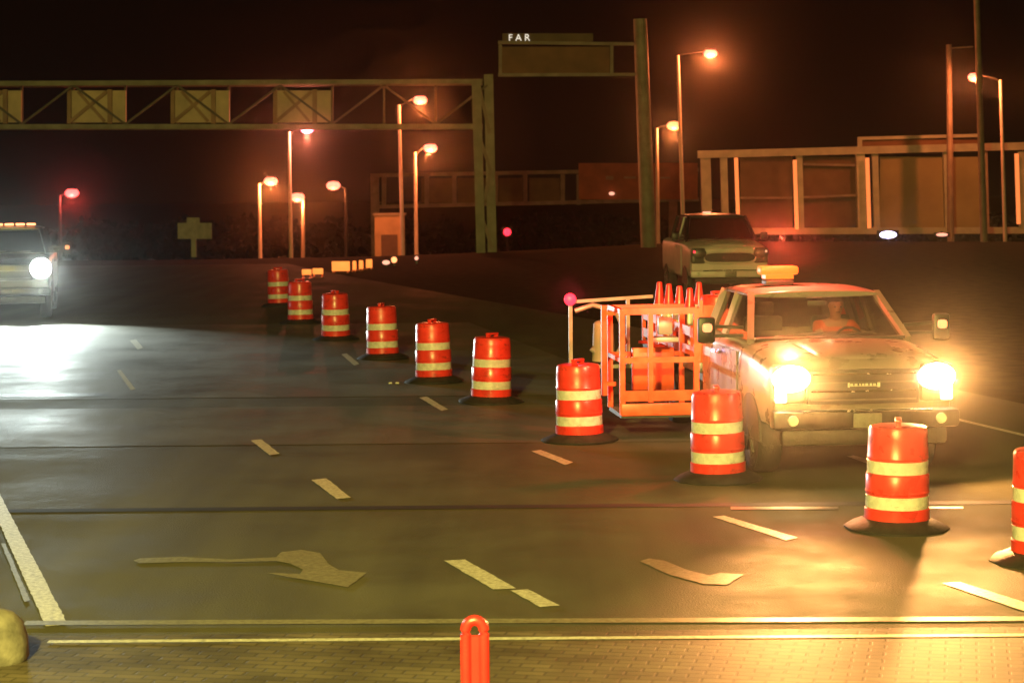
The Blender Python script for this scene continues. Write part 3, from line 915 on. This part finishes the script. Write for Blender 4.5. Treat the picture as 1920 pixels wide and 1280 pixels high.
for s in (-1, 1):
    ear = joint((s * 0.09, 0.11, 0.755), 0.018, hd1)
    sh = joint((s * 0.20, 0.15, 0.53), 0.07, ch)
    el = joint((s * 0.26, -0.12, 0.36), 0.05, sh)
    wr = joint((s * 0.20, -0.40, 0.42), 0.032, el)
    pm = joint((s * 0.185, -0.46, 0.45), (0.04, 0.02), wr)
    for k, (dx, ln) in enumerate(((-0.03, 0.055), (-0.01, 0.065), (0.01, 0.06), (0.028, 0.048))):
        f1 = joint((s * 0.185 + dx, -0.50, 0.475 - 0.004 * k), 0.010, pm)
        f2 = joint((s * 0.185 + dx, -0.515, 0.475 - ln * 0.6), 0.009, f1)
    th = joint((s * 0.14, -0.455, 0.465), 0.011, pm)
    hp = joint((s * 0.10, 0.06, 0.10), 0.10, pel)
    kn_ = joint((s * 0.14, -0.36, 0.10), 0.068, hp)
    an = joint((s * 0.14, -0.50, -0.28), 0.045, kn_)
    ft = joint((s * 0.14, -0.66, -0.32), 0.04, an)
skin_body('body', V, E, RD, 'skin', drv)
V = []; E = []; RD = []
a0 = joint((0, 0.14, 0.10), (0.185, 0.155)); a1 = joint((0, 0.18, 0.34), (0.18, 0.135), a0); a2 = joint((0, 0.17, 0.50), (0.195, 0.14), a1)
for s in (-1, 1):
    s1 = joint((s * 0.205, 0.15, 0.53), 0.082, a2); s2 = joint((s * 0.235, 0.01, 0.45), 0.072, s1)
skin_body('vest', V, E, RD, 'vest', drv)
b = MB(); b.ball((0, 0.125, 0.825), 0.105, (0.92, 1.02, 0.72)); b.build('hair', 'hair', drv)
b = MB()
for s in (-1, 1):
    b.ball((s * 0.034, 0.0, 0.765), 0.012)
b.build('eyes', 'black_plastic', drv)
b = MB(); b.box((0, -0.008, 0.70), (0.05, 0.012, 0.012), bev=0.004); b.build('mouth', 'door_brown', drv)

# --- heavy pickup behind the work truck
sp_ = on_z(1368, 561, 0)
suv = thing('pickup_truck', 'pale unlit pickup with a wide dark oval grille, parked behind the work truck', 'pickup truck', (sp_.x, sp_.y, 0), R(4))
cab_vehicle(suv, 'silver_paint', 1.08, 1.55, 2.26, 4.2, 5.6, head_mat='grey_trim', glass='dark_glass', grille='oval', interior=False, mirrors='car', roof_paint='dark_paint')
for s in (-1, 1):
    b = MB(); b.ball((s * 0.98, -0.10, 1.30), 0.035); b.build('marker_lamp', 'lamp_red' if s < 0 else 'marker_pink', suv)
b = MB(); b.box((-0.25, 2.3, 2.33), (0.22, 0.12, 0.05), bev=0.015); b.build('roof_marker', 'marker_pink', suv)
for x in (-0.95, 0.95):
    wheel(suv, x, 4.6, 0.42)

# --- the oncoming truck at the left, headlights on
op = on_z(12, 601, 0)
onc = thing('oncoming_truck', 'dark oncoming truck with glaring white headlights and a row of amber roof lamps', 'truck', (op.x, op.y, 0), R(10))
cab_vehicle(onc, 'dark_paint', 1.06, 1.55, 2.22, 4.0, 5.8, head_mat='headlight_cold', head='round', glass='dark_glass', interior=False, trim='dark_paint')
for k in range(5):
    b = MB(); b.box((-0.54 + 0.27 * k, 2.25, 2.285), (0.22, 0.08, 0.05), bev=0.012); b.build('roof_lamp', 'marker_amber', onc)
for x in (-0.9, 0.9):
    wheel(onc, x, 4.7, 0.42)
for s in (-1, 1):
    lamp('headlight_beam', 'SPOT', (s * 0.84, -0.18, 1.26), 120, (0.72, 1.0, 1.0), 0.07, (s * 0.84 + 0.7, -12, 1.2), R(36), 1.0, onc)
    lamp('low_beam', 'SPOT', (s * 0.84, -0.18, 1.24), 6400, (0.86, 1.0, 0.94), 0.07, (s * 0.84 + 1.4, -5.2, -0.2), R(50), 1.0, onc)

# ------------------------------------------------------------------ street lamps beyond the drop
lamps = [  # lamp px, pole top px, pole base px, distance, material, light colour, power, label
    ((508, 340), (486, 344), (488, 480), 118, 'lamp_pink', 1.0, 'small street lamp at the far left of the lamp row, above the farthest drum'),
    ((576, 242), (542, 247), (546, 500), 110, 'lamp_violet', 1.0, 'tall street lamp with a violet head rising above the farthest drums'),
    ((558, 370), (569, 374), (568, 508), 150, 'lamp_pink', 0.7, 'low street lamp with a head left of its pole, beside the tall violet one'),
    ((625, 348), (648, 352), (650, 500), 160, 'lamp_pink', 0.3, 'distant street lamp with an unseen dark pole above the amber barrier'),
    ((788, 188), (748, 197), (756, 492), 113, 'lamp_pink', 0.75, 'tall street lamp glowing in front of the left gantry truss'),
    ((807, 278), (778, 285), (781, 492), 122, 'lamp_pink', 1.0, 'middle street lamp just below the left gantry truss'),
    ((1332, 101), (1271, 104), (1281, 420), 110, 'lamp_pink', 1.6, 'tallest bright street lamp above the parked pickup'),
    ((1263, 236), (1231, 240), (1234, 440), 150, 'lamp_amber', 0.9, 'small street lamp half hidden by the tallest lamp pole'),
    ((1828, 145), (1876, 150), (1885, 462), 116, 'lamp_pink', 1.4, 'street lamp at the right edge with its head left of its glowing pole'),
    ((135, 362), (112, 366), (113, 500), 130, 'lamp_red2', 0.4, 'lone street lamp glowing red above the oncoming truck'),
]
emit('lamp_red2', (1.0, 0.10, 0.09), 4)
for (lp, tp, bp_, d, m, k, lab) in lamps:
    top = at_d(*tp, d); base = at_d(*bp_, d); head = at_d(*lp, d)
    # run the pole on down to the lower ground
    dirv = (base - top).normalized()
    gz = LOW if d > 112 else (-0.9 if d < 99 else LOW + 0.6)
    foot = top + dirv * ((gz - 0.1 - top.z) / dirv.z)
    t = thing('street_lamp', lab, 'street lamp', foot, group='street lamps along the lower road')
    rel = lambda p: Vector(p) - foot
    r0 = 5.2 * d / F * 0.9
    b = MB(); b.cone((0, 0, 0), rel(top), r0, r0 * 0.62, 12); b.build('pole', 'pole_steel' if k not in (0.3, 0.4) else 'black_plastic', t)
    sgn = 1 if head.x > top.x else -1
    b = MB(); b.tube([rel(top) - Vector((0, 0, 0.15)), rel(top) + Vector((sgn * 0.25, 0, 0.06)), rel(head) + Vector((-sgn * 0.35, 0, 0.10))], 0.035, 8); b.build('arm', 'black_plastic', t)
    hw = 11.5 * d / F
    b = MB(); b.box(rel(head) + Vector((0, 0, hw * 0.75)), (hw * 1.9, 0.3, hw * 0.3), bev=0.03, taper=(0.7, 0.7)); hd = b.build('lamp_head', 'black_plastic', t)
    b = MB(); b.ball(rel(head), hw, (1.15, 0.8, 0.75)); b.build('lamp_glass', m, hd)
    colr = {'lamp_violet': (1, 0.22, 0.12), 'lamp_amber': (1, 0.26, 0.07), 'lamp_red2': (1, 0.08, 0.06)}.get(m, (1.0, 0.21, 0.06))
    # the lamp's light, just below and before its glass
    lamp('lamp_light', 'POINT', rel(head) + Vector((0, -0.45, -hw * 1.2)), 1500 * k, colr, 0.12, parent=t)

# ------------------------------------------------------------------ gantries
def seg(b, p, q, d, wpx, depth=None, d2=None):
    a = at_d(*p, d); c = at_d(*q, d2 or d)
    b.bar(a, c, wpx * d / F, depth or wpx * d / F)
def sub(b, o):
    for v in b.bm.verts:
        v.co -= o
    return b
def panel(b, x0, y0, x1, y1, d, th=0.12):
    p = [at_d(x0, y0, d), at_d(x1, y0, d), at_d(x1, y1, d), at_d(x0, y1, d)]
    b.slab(p, (0, 1, 0), th)
# left truss gantry with four pale panels
D1 = 99.0
o1 = Vector((at_d(910, 470, D1).x, D1, -0.6))
g1 = thing('truss_gantry', 'long grey truss gantry with pale panels and a two legged column at its right end', 'gantry', o1)
for dd, y0, y1 in ((D1, 155, 237), (D1 + 1.8, 158, 239)):
    b = MB(); seg(b, (-260, y0 + 3), (905, y0 - 2), dd, 9); sub(b, o1).build('chord', 'galvanised', g1)
    b = MB(); seg(b, (-260, y1 + 1), (905, y1), dd, 9); sub(b, o1).build('chord', 'galvanised', g1)
b = MB()
xs = list(range(-250, 900, 97))
for i, x in enumerate(xs):
    seg(b, (x, 160), (x, 233), D1 + 0.9, 4)
    if i % 2 == 0:
        seg(b, (x, 160), (x + 97, 233), D1 + 0.05, 4)
    else:
        seg(b, (x, 233), (x + 97, 160), D1 + 0.05, 4)
sub(b, o1).build('bracing', 'bracing_steel', g1)
for (x0, x1) in ((-70, 40), (126, 236), (320, 430), (512, 620)):
    b = MB(); panel(b, x0, 170, x1, 230, D1 + 0.6); pn = sub(b, o1).build('panel', 'sign_tan', g1)
    b = MB(); seg(b, (x0 + 4, 168), (x0 + 4, 232), D1 + 0.45, 7); seg(b, (x1 - 30, 168), (x1 - 30, 232), D1 + 0.45, 8); seg(b, (x0 + 6, 228), (x1 - 36, 172), D1 + 0.47, 6); seg(b, (x0 + 20, 172), (x1 - 40, 228), D1 + 0.49, 5)
    sub(b, o1).build('panel_frame', 'wall_beige', pn)
for (tx, bx, w_) in ((893, 902, 17), (916, 923, 17)):
    b = MB(); seg(b, (tx, 140 if tx > 900 else 150), (bx, 478), D1 - 0.4 + (tx > 900) * 0.9, w_); sub(b, o1).build('column_leg', 'galvanised', g1)
b = MB(); seg(b, (897, 250), (920, 320), D1 - 0.1, 6); seg(b, (920, 320), (902, 400), D1 - 0.1, 6); seg(b, (897, 155), (918, 250), D1 - 0.1, 6); seg(b, (902, 400), (922, 465), D1 - 0.1, 6)
sub(b, o1).build('column_lacing', 'galvanised_dim', g1)

# cantilever sign with a tall post
D2 = 104.0
o2 = Vector((at_d(1210, 470, D2).x, D2, -1.0))
g2 = thing('cantilever_sign', 'brown overhead sign on two arms held by a single tall thick post', 'road sign', o2)
b = MB(); a_ = at_d(1200, 36, D2); c_ = at_d(1217, 480, D2); b.cone(c_, a_, 15 * D2 / F, 12.5 * D2 / F, 18); sub(b, o2).build('post', 'galvanised', g2)
for (y0, y1) in ((80, 83), (141, 140)):
    b = MB(); seg(b, (934, y0), (1196, y1), D2, 6); sub(b, o2).build('arm', 'galvanised_dim', g2)
for x in (1147, 938):
    b = MB(); seg(b, (x, 84), (x, 140), D2, 6); sub(b, o2).build('stiffener', 'galvanised_dim', g2)
b = MB(); panel(b, 940, 88, 1143, 137, D2 + 0.05); sub(b, o2).build('sign_face', 'sign_brown', g2)
b = MB(); panel(b, 942, 63, 1112, 78, D2 + 0.02); sb = sub(b, o2).build('message_board', 'sign_dark', g2)
def text_mesh(txt, size, m, parent, loc, name='lettering', ext=0.01):
    cu = bpy.data.curves.new(name, 'FONT'); cu.body = txt; cu.size = size; cu.extrude = ext
    to = bpy.data.objects.new(name, cu); COL.objects.link(to)
    dg = bpy.context.evaluated_depsgraph_get()
    me = bpy.data.meshes.new_from_object(to.evaluated_get(dg))
    bpy.data.objects.remove(to)
    me.materials.clear(); me.materials.append(M[m])
    me.transform(Matrix.Rotation(math.pi / 2, 4, 'X'))
    o = bpy.data.objects.new(name, me); COL.objects.link(o); o.parent = parent; o.location = loc
    return o
text_mesh('F A R', 0.46, 'letter_white', sb, at_d(953, 78, D2) - o2 + Vector((0, -0.03, 0.02)))

# far gantry with a reddish sign
D3 = 195.0
o3 = Vector((at_d(700, 470, D3).x, D3, LOW))
g3 = thing('far_gantry', 'faint distant gantry with a reddish brown sign at its right end', 'gantry', o3)
b = MB(); seg(b, (695, 329), (1310, 318), D3, 7); sub(b, o3).build('chord', 'galvanised_dim', g3)
b = MB(); seg(b, (695, 388), (1310, 374), D3, 7); sub(b, o3).build('chord', 'galvanised_dim', g3)
for x in (720, 800, 852, 930, 985, 1055, 1085):
    b = MB(); seg(b, (x, 327), (x, 384), D3 + 0.2, 8); sub(b, o3).build('upright', 'galvanised_dim', g3)
for (x0, x1) in ((790, 850), (858, 925), (935, 980), (992, 1050)):
    b = MB(); panel(b, x0, 334, x1, 380, D3 + 0.5); sub(b, o3).build('backing_panel', 'sign_dark', g3)
b = MB(); panel(b, 1085, 306, 1308, 374, D3 - 0.4); rs = sub(b, o3).build('sign_face', 'sign_red', g3)
for (x0, y0, x1, y1) in ((1136, 330, 1150, 337), (1170, 331, 1192, 335), (1238, 332, 1256, 335), (1140, 360, 1156, 366)):
    b = MB(); panel(b, x0, y0, x1, y1, D3 - 0.55, 0.05); sub(b, o3).build('sign_mark', 'wall_beige', rs)
b = MB(); b.ball(at_d(1147, 363, D3 - 1.0), 0.2, (1.3, 0.6, 0.8)); sub(b, o3).build('sign_lamp', 'marker_pink', g3)
for x in (702, 1262):
    b = MB(); f_ = at_d(x, 330, D3); b.bar((f_.x, D3 + 0.3, LOW - 0.1), f_ + Vector((0, 0.3, 0)), 0.75); sub(b, o3).build('column', 'galvanised_dim', g3)

# near right gantry, a white framed truss with its lamp-lit uprights painted as glowing
D4 = 124.0
o4 = Vector((at_d(1320, 410, D4).x, D4, LOW))
g4 = thing('box_gantry', 'pale box truss gantry at the right with orange uprights, their lamplight painted on as glow', 'gantry', o4)
b = MB(); seg(b, (1308, 290), (2150, 268), D4, 14); sub(b, o4).build('chord', 'cream_steel', g4)
b = MB(); seg(b, (1308, 434), (2150, 431), D4, 12); sub(b, o4).build('chord', 'cream_steel', g4)
for (x, w_) in ((1324, 18), (1358, 13), (1500, 11), (1614, 16), (1642, 11), (1775, 10), (1848, 9), (1917, 14), (2010, 12)):
    b = MB(); seg(b, (x - 2, 284), (x + 2, 432), D4 + 0.3, w_); sub(b, o4).build('upright', 'cream_steel', g4)
for pa, pb_ in (((1388, 371), (1486, 371)), ((1506, 370), (1608, 366)), ((1506, 308), (1608, 310))):
    b = MB(); seg(b, pa, pb_, D4 + 0.2, 4); sub(b, o4).build('mid_rail', 'galvanised_dim', g4)
for x0, x1, pm_ in ((1388, 1486, 'sign_dark'), (1506, 1606, 'sign_dark'), (1650, 1772, 'sign_olive'), (1780, 1846, 'sign_olive')):
    b = MB(); panel(b, x0, 294, x1, 428, D4 + 0.55); sub(b, o4).build('backing_panel', pm_, g4)
b = MB(); panel(b, 1612, 262, 1838, 278, D4 + 0.2); sub(b, o4).build('top_board', 'sign_brown', g4)
b = MB(); seg(b, (1608, 260), (1840, 254), D4, 6); seg(b, (1612, 258), (1612, 284), D4, 8); sub(b, o4).build('top_board_frame', 'cream_steel', g4)
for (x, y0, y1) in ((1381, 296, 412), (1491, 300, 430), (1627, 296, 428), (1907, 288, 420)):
    b = MB(); seg(b, (x - 1, y0), (x + 3, y1), D4 - 0.4, 6.5); sub(b, o4).build('painted_lit_pole', 'pole_glow_orange', g4)  # poles lit by lamps; their brightness is put into the material as emission
for x in (1320, 2040):
    b = MB(); f_ = at_d(x, 430, D4); b.bar((f_.x, D4 + 0.8, LOW - 0.1), f_ + Vector((0, 0.8, 0)), 0.6); sub(b, o4).build('column', 'cream_steel', g4)

# two plain tall masts at the right
for (tp, bp_, d, w_, nm, lab) in (((1829, -60), (1846, 470), 108, 13, 'mast', 'tall bare mast rising out of the top of the photo at the right'), ((1779, 84), (1783, 470), 119, 13, 'mast', 'shorter bare mast with a thin top arm, left of the tall mast')):
    top = at_d(*tp, d); base = at_d(*bp_, d); dv = (base - top).normalized()
    gz = LOW if d > 115 else -1.4
    foot = top + dv * ((gz - top.z) / dv.z)
    t = thing(nm, lab, 'mast', foot, group='bare masts at the right')
    b = MB(); b.cone((0, 0, -0.2), top - foot, w_ * d / F * 0.55, w_ * d / F * 0.42, 14); b.build('pole', 'galvanised_dim', t)
    b = MB(); b.lathe([(0.05, 0), (0.5, 0), (0.5, 0.08), (0.05, 0.08)], 16); b.build('base_plate', 'galvanised_dim', t)
    if 'arm' in lab:
        b = MB(); b.bar(top - foot + Vector((0, 0, -0.2)), at_d(1824, 88, d) - foot, 0.08); b.build('arm', 'galvanised_dim', t)

# small pale building / booth behind the drop
D5 = 125.0
q0 = at_d(702, 404, D5); q1 = at_d(757, 490, D5)
bw = q1.x - q0.x
bo = Vector(((q0.x + q1.x) / 2, D5, LOW))
bd = thing('booth', 'small pale flat roofed booth seen below the far gantry', 'booth', bo)
hB = q0.z - LOW
b = MB(); b.box((0, 0.9, hB / 2), (bw, 1.8, hB)); b.build('wall', 'wall_beige', bd)
b = MB(); b.box((0, 0.9, hB + 0.06), (bw + 0.2, 2.0, 0.14)); b.build('roof', 'galvanised_dim', bd)
b = MB(); dq0 = at_d(715, 440, D5) - bo; dq1 = at_d(746, 492, D5) - bo
b.box(((dq0.x + dq1.x) / 2, -0.02, (dq0.z + dq1.z) / 2 - 0.6), (dq1.x - dq0.x, 0.05, dq0.z - dq1.z + 1.2)); b.build('door', 'door_brown', bd)

# small sign on a post at the left
D6 = 88.0
q = at_d(364, 478, D6)
so = Vector((q.x, D6, -0.05))
sg = thing('roadside_sign', 'small pale roadside sign on one post in the dark left of the drums', 'road sign', so)
b = MB(); panel(b, 333, 418, 397, 448, D6, 0.06); sub(b, so).build('sign_plate', 'sign_dim', sg)
b = MB(); panel(b, 350, 408, 374, 418, D6 + 0.03, 0.05); sub(b, so).build('top_plate', 'sign_dim', sg)
b = MB(); seg(b, (363, 412), (364, 482), D6 + 0.12, 9); sub(b, so).build('post', 'galvanised', sg)

# barrier along the road edge, its street-lamp light painted on as glowing panels
def barrier_glow(x0, y0, x1, y1, d, lab):
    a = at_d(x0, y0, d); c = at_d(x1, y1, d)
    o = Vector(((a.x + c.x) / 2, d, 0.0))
    t = thing('painted_glow_barrier', lab, 'barrier', o, group='barrier pieces with painted amber glow at the end of the drum row')
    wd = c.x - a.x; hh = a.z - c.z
    b = MB(); b.box((0, 0, (a.z + c.z) / 2), (wd, 0.10, hh), bev=0.02); b.build('barrier_glow', 'barrier_glow_amber', t)  # lamplight on the barrier, put into an emissive amber face
    b = MB()
    for s in (-1, 1):
        b.bar((s * wd * 0.4, 0.08, -0.05), (s * wd * 0.4, 0.08, c.z + hh * 0.8), 0.06)
        b.bar((s * wd * 0.4, -0.3, -0.02), (s * wd * 0.4, 0.42, -0.02), 0.07)
    n = max(1, int(wd / 0.35))
    for k in range(1, n):
        b.bar((-wd / 2 + wd * k / n, -0.07, c.z + 0.02), (-wd / 2 + wd * k / n, -0.07, a.z - 0.02), 0.05, 0.02)
    b.build('frame', 'orange_frame', t)
for (x0, y0, x1, y1, d, lab) in [(566, 505, 584, 515, 73, 'low barrier piece with painted amber glow directly behind the next to last drum'), (586, 503, 606, 514, 74, 'low barrier piece with painted amber glow, second from the left'),
        (622, 490, 656, 508, 78, 'widest and brightest barrier piece with painted amber glow'), (661, 489, 668, 506, 79, 'narrow barrier piece with painted amber glow, right of the widest one'),
        (673, 488, 681, 504, 80, 'narrow barrier piece with painted amber glow, between two others'), (686, 486, 698, 502, 81, 'square barrier piece with painted amber glow, near the right end of the row')]:
    barrier_glow(x0, y0, x1, y1, d, lab)
def small_lamp(px, py, d, r, m, nm, lab, cat, sc=(1, 1, 1), zb=None):
    c = at_d(px, py, d)
    zb = (-0.05 if d < 93 else LOW) if zb is None else zb
    o = Vector((c.x, d, zb))
    t = thing(nm, lab, cat, o)
    b = MB(); b.bar((0, 0.1, 0), (0, 0.1, c.z - zb + r), 0.09); b.build('post', 'black_plastic', t)
    b = MB(); b.box((0, 0.06, c.z - zb), (r * 2.6 * sc[0], 0.14, r * 2.6 * sc[2]), bev=0.02); h = b.build('housing', 'black_plastic', t)
    b = MB(); b.ball((0, -0.04, c.z - zb), r, sc); b.build('lens', m, h)
small_lamp(739, 487, 84, 0.12, 'lamp_amber', 'warning_light', 'round amber warning light at the right end of the amber barrier', 'warning light')
small_lamp(724, 492, 83, 0.11, 'marker_pink', 'warning_light', 'dim pinkish warning light between the amber barrier and the round amber light', 'warning light', (1.4, 0.6, 0.8))
small_lamp(781, 484, 86, 0.08, 'marker_pink', 'warning_light', 'tiny pale warning light at the foot of the middle street lamp', 'warning light')
small_lamp(951, 435, 122, 0.22, 'lamp_red', 'signal_light', 'round red signal light right of the two legged gantry column', 'signal light')
small_lamp(1665, 440, 116, 0.24, 'lamp_blue', 'floodlight', 'bluish white oblong floodlight under the box gantry', 'floodlight', (1.9, 0.6, 0.75))
small_lamp(1766, 440, 116, 0.18, 'marker_pink', 'floodlight', 'dim warm oblong floodlight under the box gantry, right of the bluish one', 'floodlight', (1.8, 0.6, 0.5))

# ------------------------------------------------------------------ dark wood far behind
random.seed(11)
b = MB()
verts = []; faces = []
def clump(cx, cy, cz, rr, n):
    for _ in range(n):
        u = Vector((random.gauss(0, 1), random.gauss(0, 1), random.gauss(0, 1))).normalized() * rr * random.random() ** 0.4
        p = Vector((cx, cy, cz)) + u
        s = random.uniform(0.3, 0.7)
        a = Vector((random.uniform(-1, 1), random.uniform(-1, 1), random.uniform(-1, 1))).normalized() * s
        c = a.cross(Vector((random.uniform(-1, 1), random.uniform(-1, 1), random.uniform(-1, 1)))).normalized() * s * 0.8
        i = len(verts)
        verts.extend([p - a, p + c, p + a, p - c]); faces.append((i, i + 1, i + 2, i + 3))
for k in range(190):
    x = random.uniform(-85, 85); y = random.uniform(225, 268)
    h = random.uniform(2.5, 5.0)
    clump(x, y, LOW + h * 0.55, h * 0.5, 130)
    clump(x + random.uniform(-2, 2), y, LOW + 1.5, 2.2, 50)
me = bpy.data.meshes.new('far_wood'); me.from_pydata([tuple(v) for v in verts], [], faces)
me.materials.append(M['leaf'])
fw = bpy.data.objects.new('far_wood', me); COL.objects.link(fw)
fw['kind'] = 'stuff'; fw['label'] = 'dark mass of trees far behind the lower road'; fw['category'] = 'wood'
b.bm.free()

# ------------------------------------------------------------------ haze
hm = bpy.data.materials.new('haze'); hm.use_nodes = True
nt = hm.node_tree; nt.nodes.clear()
out = nt.nodes.new('ShaderNodeOutputMaterial')
pv = nt.nodes.new('ShaderNodeVolumePrincipled')
pv.inputs['Color'].default_value = (0.9, 0.88, 0.85, 1)
pv.inputs['Density'].default_value = 0.00034
pv.inputs['Anisotropy'].default_value = 0.98
nt.links.new(pv.outputs[0], out.inputs['Volume'])
b = MB(); b.box((0, 120, 9.5), (190, 320, 33))
hz = b.build('haze', hm, smooth=False)
hz['kind'] = 'stuff'; hz['label'] = 'thin night haze over the whole place'; hz['category'] = 'haze'
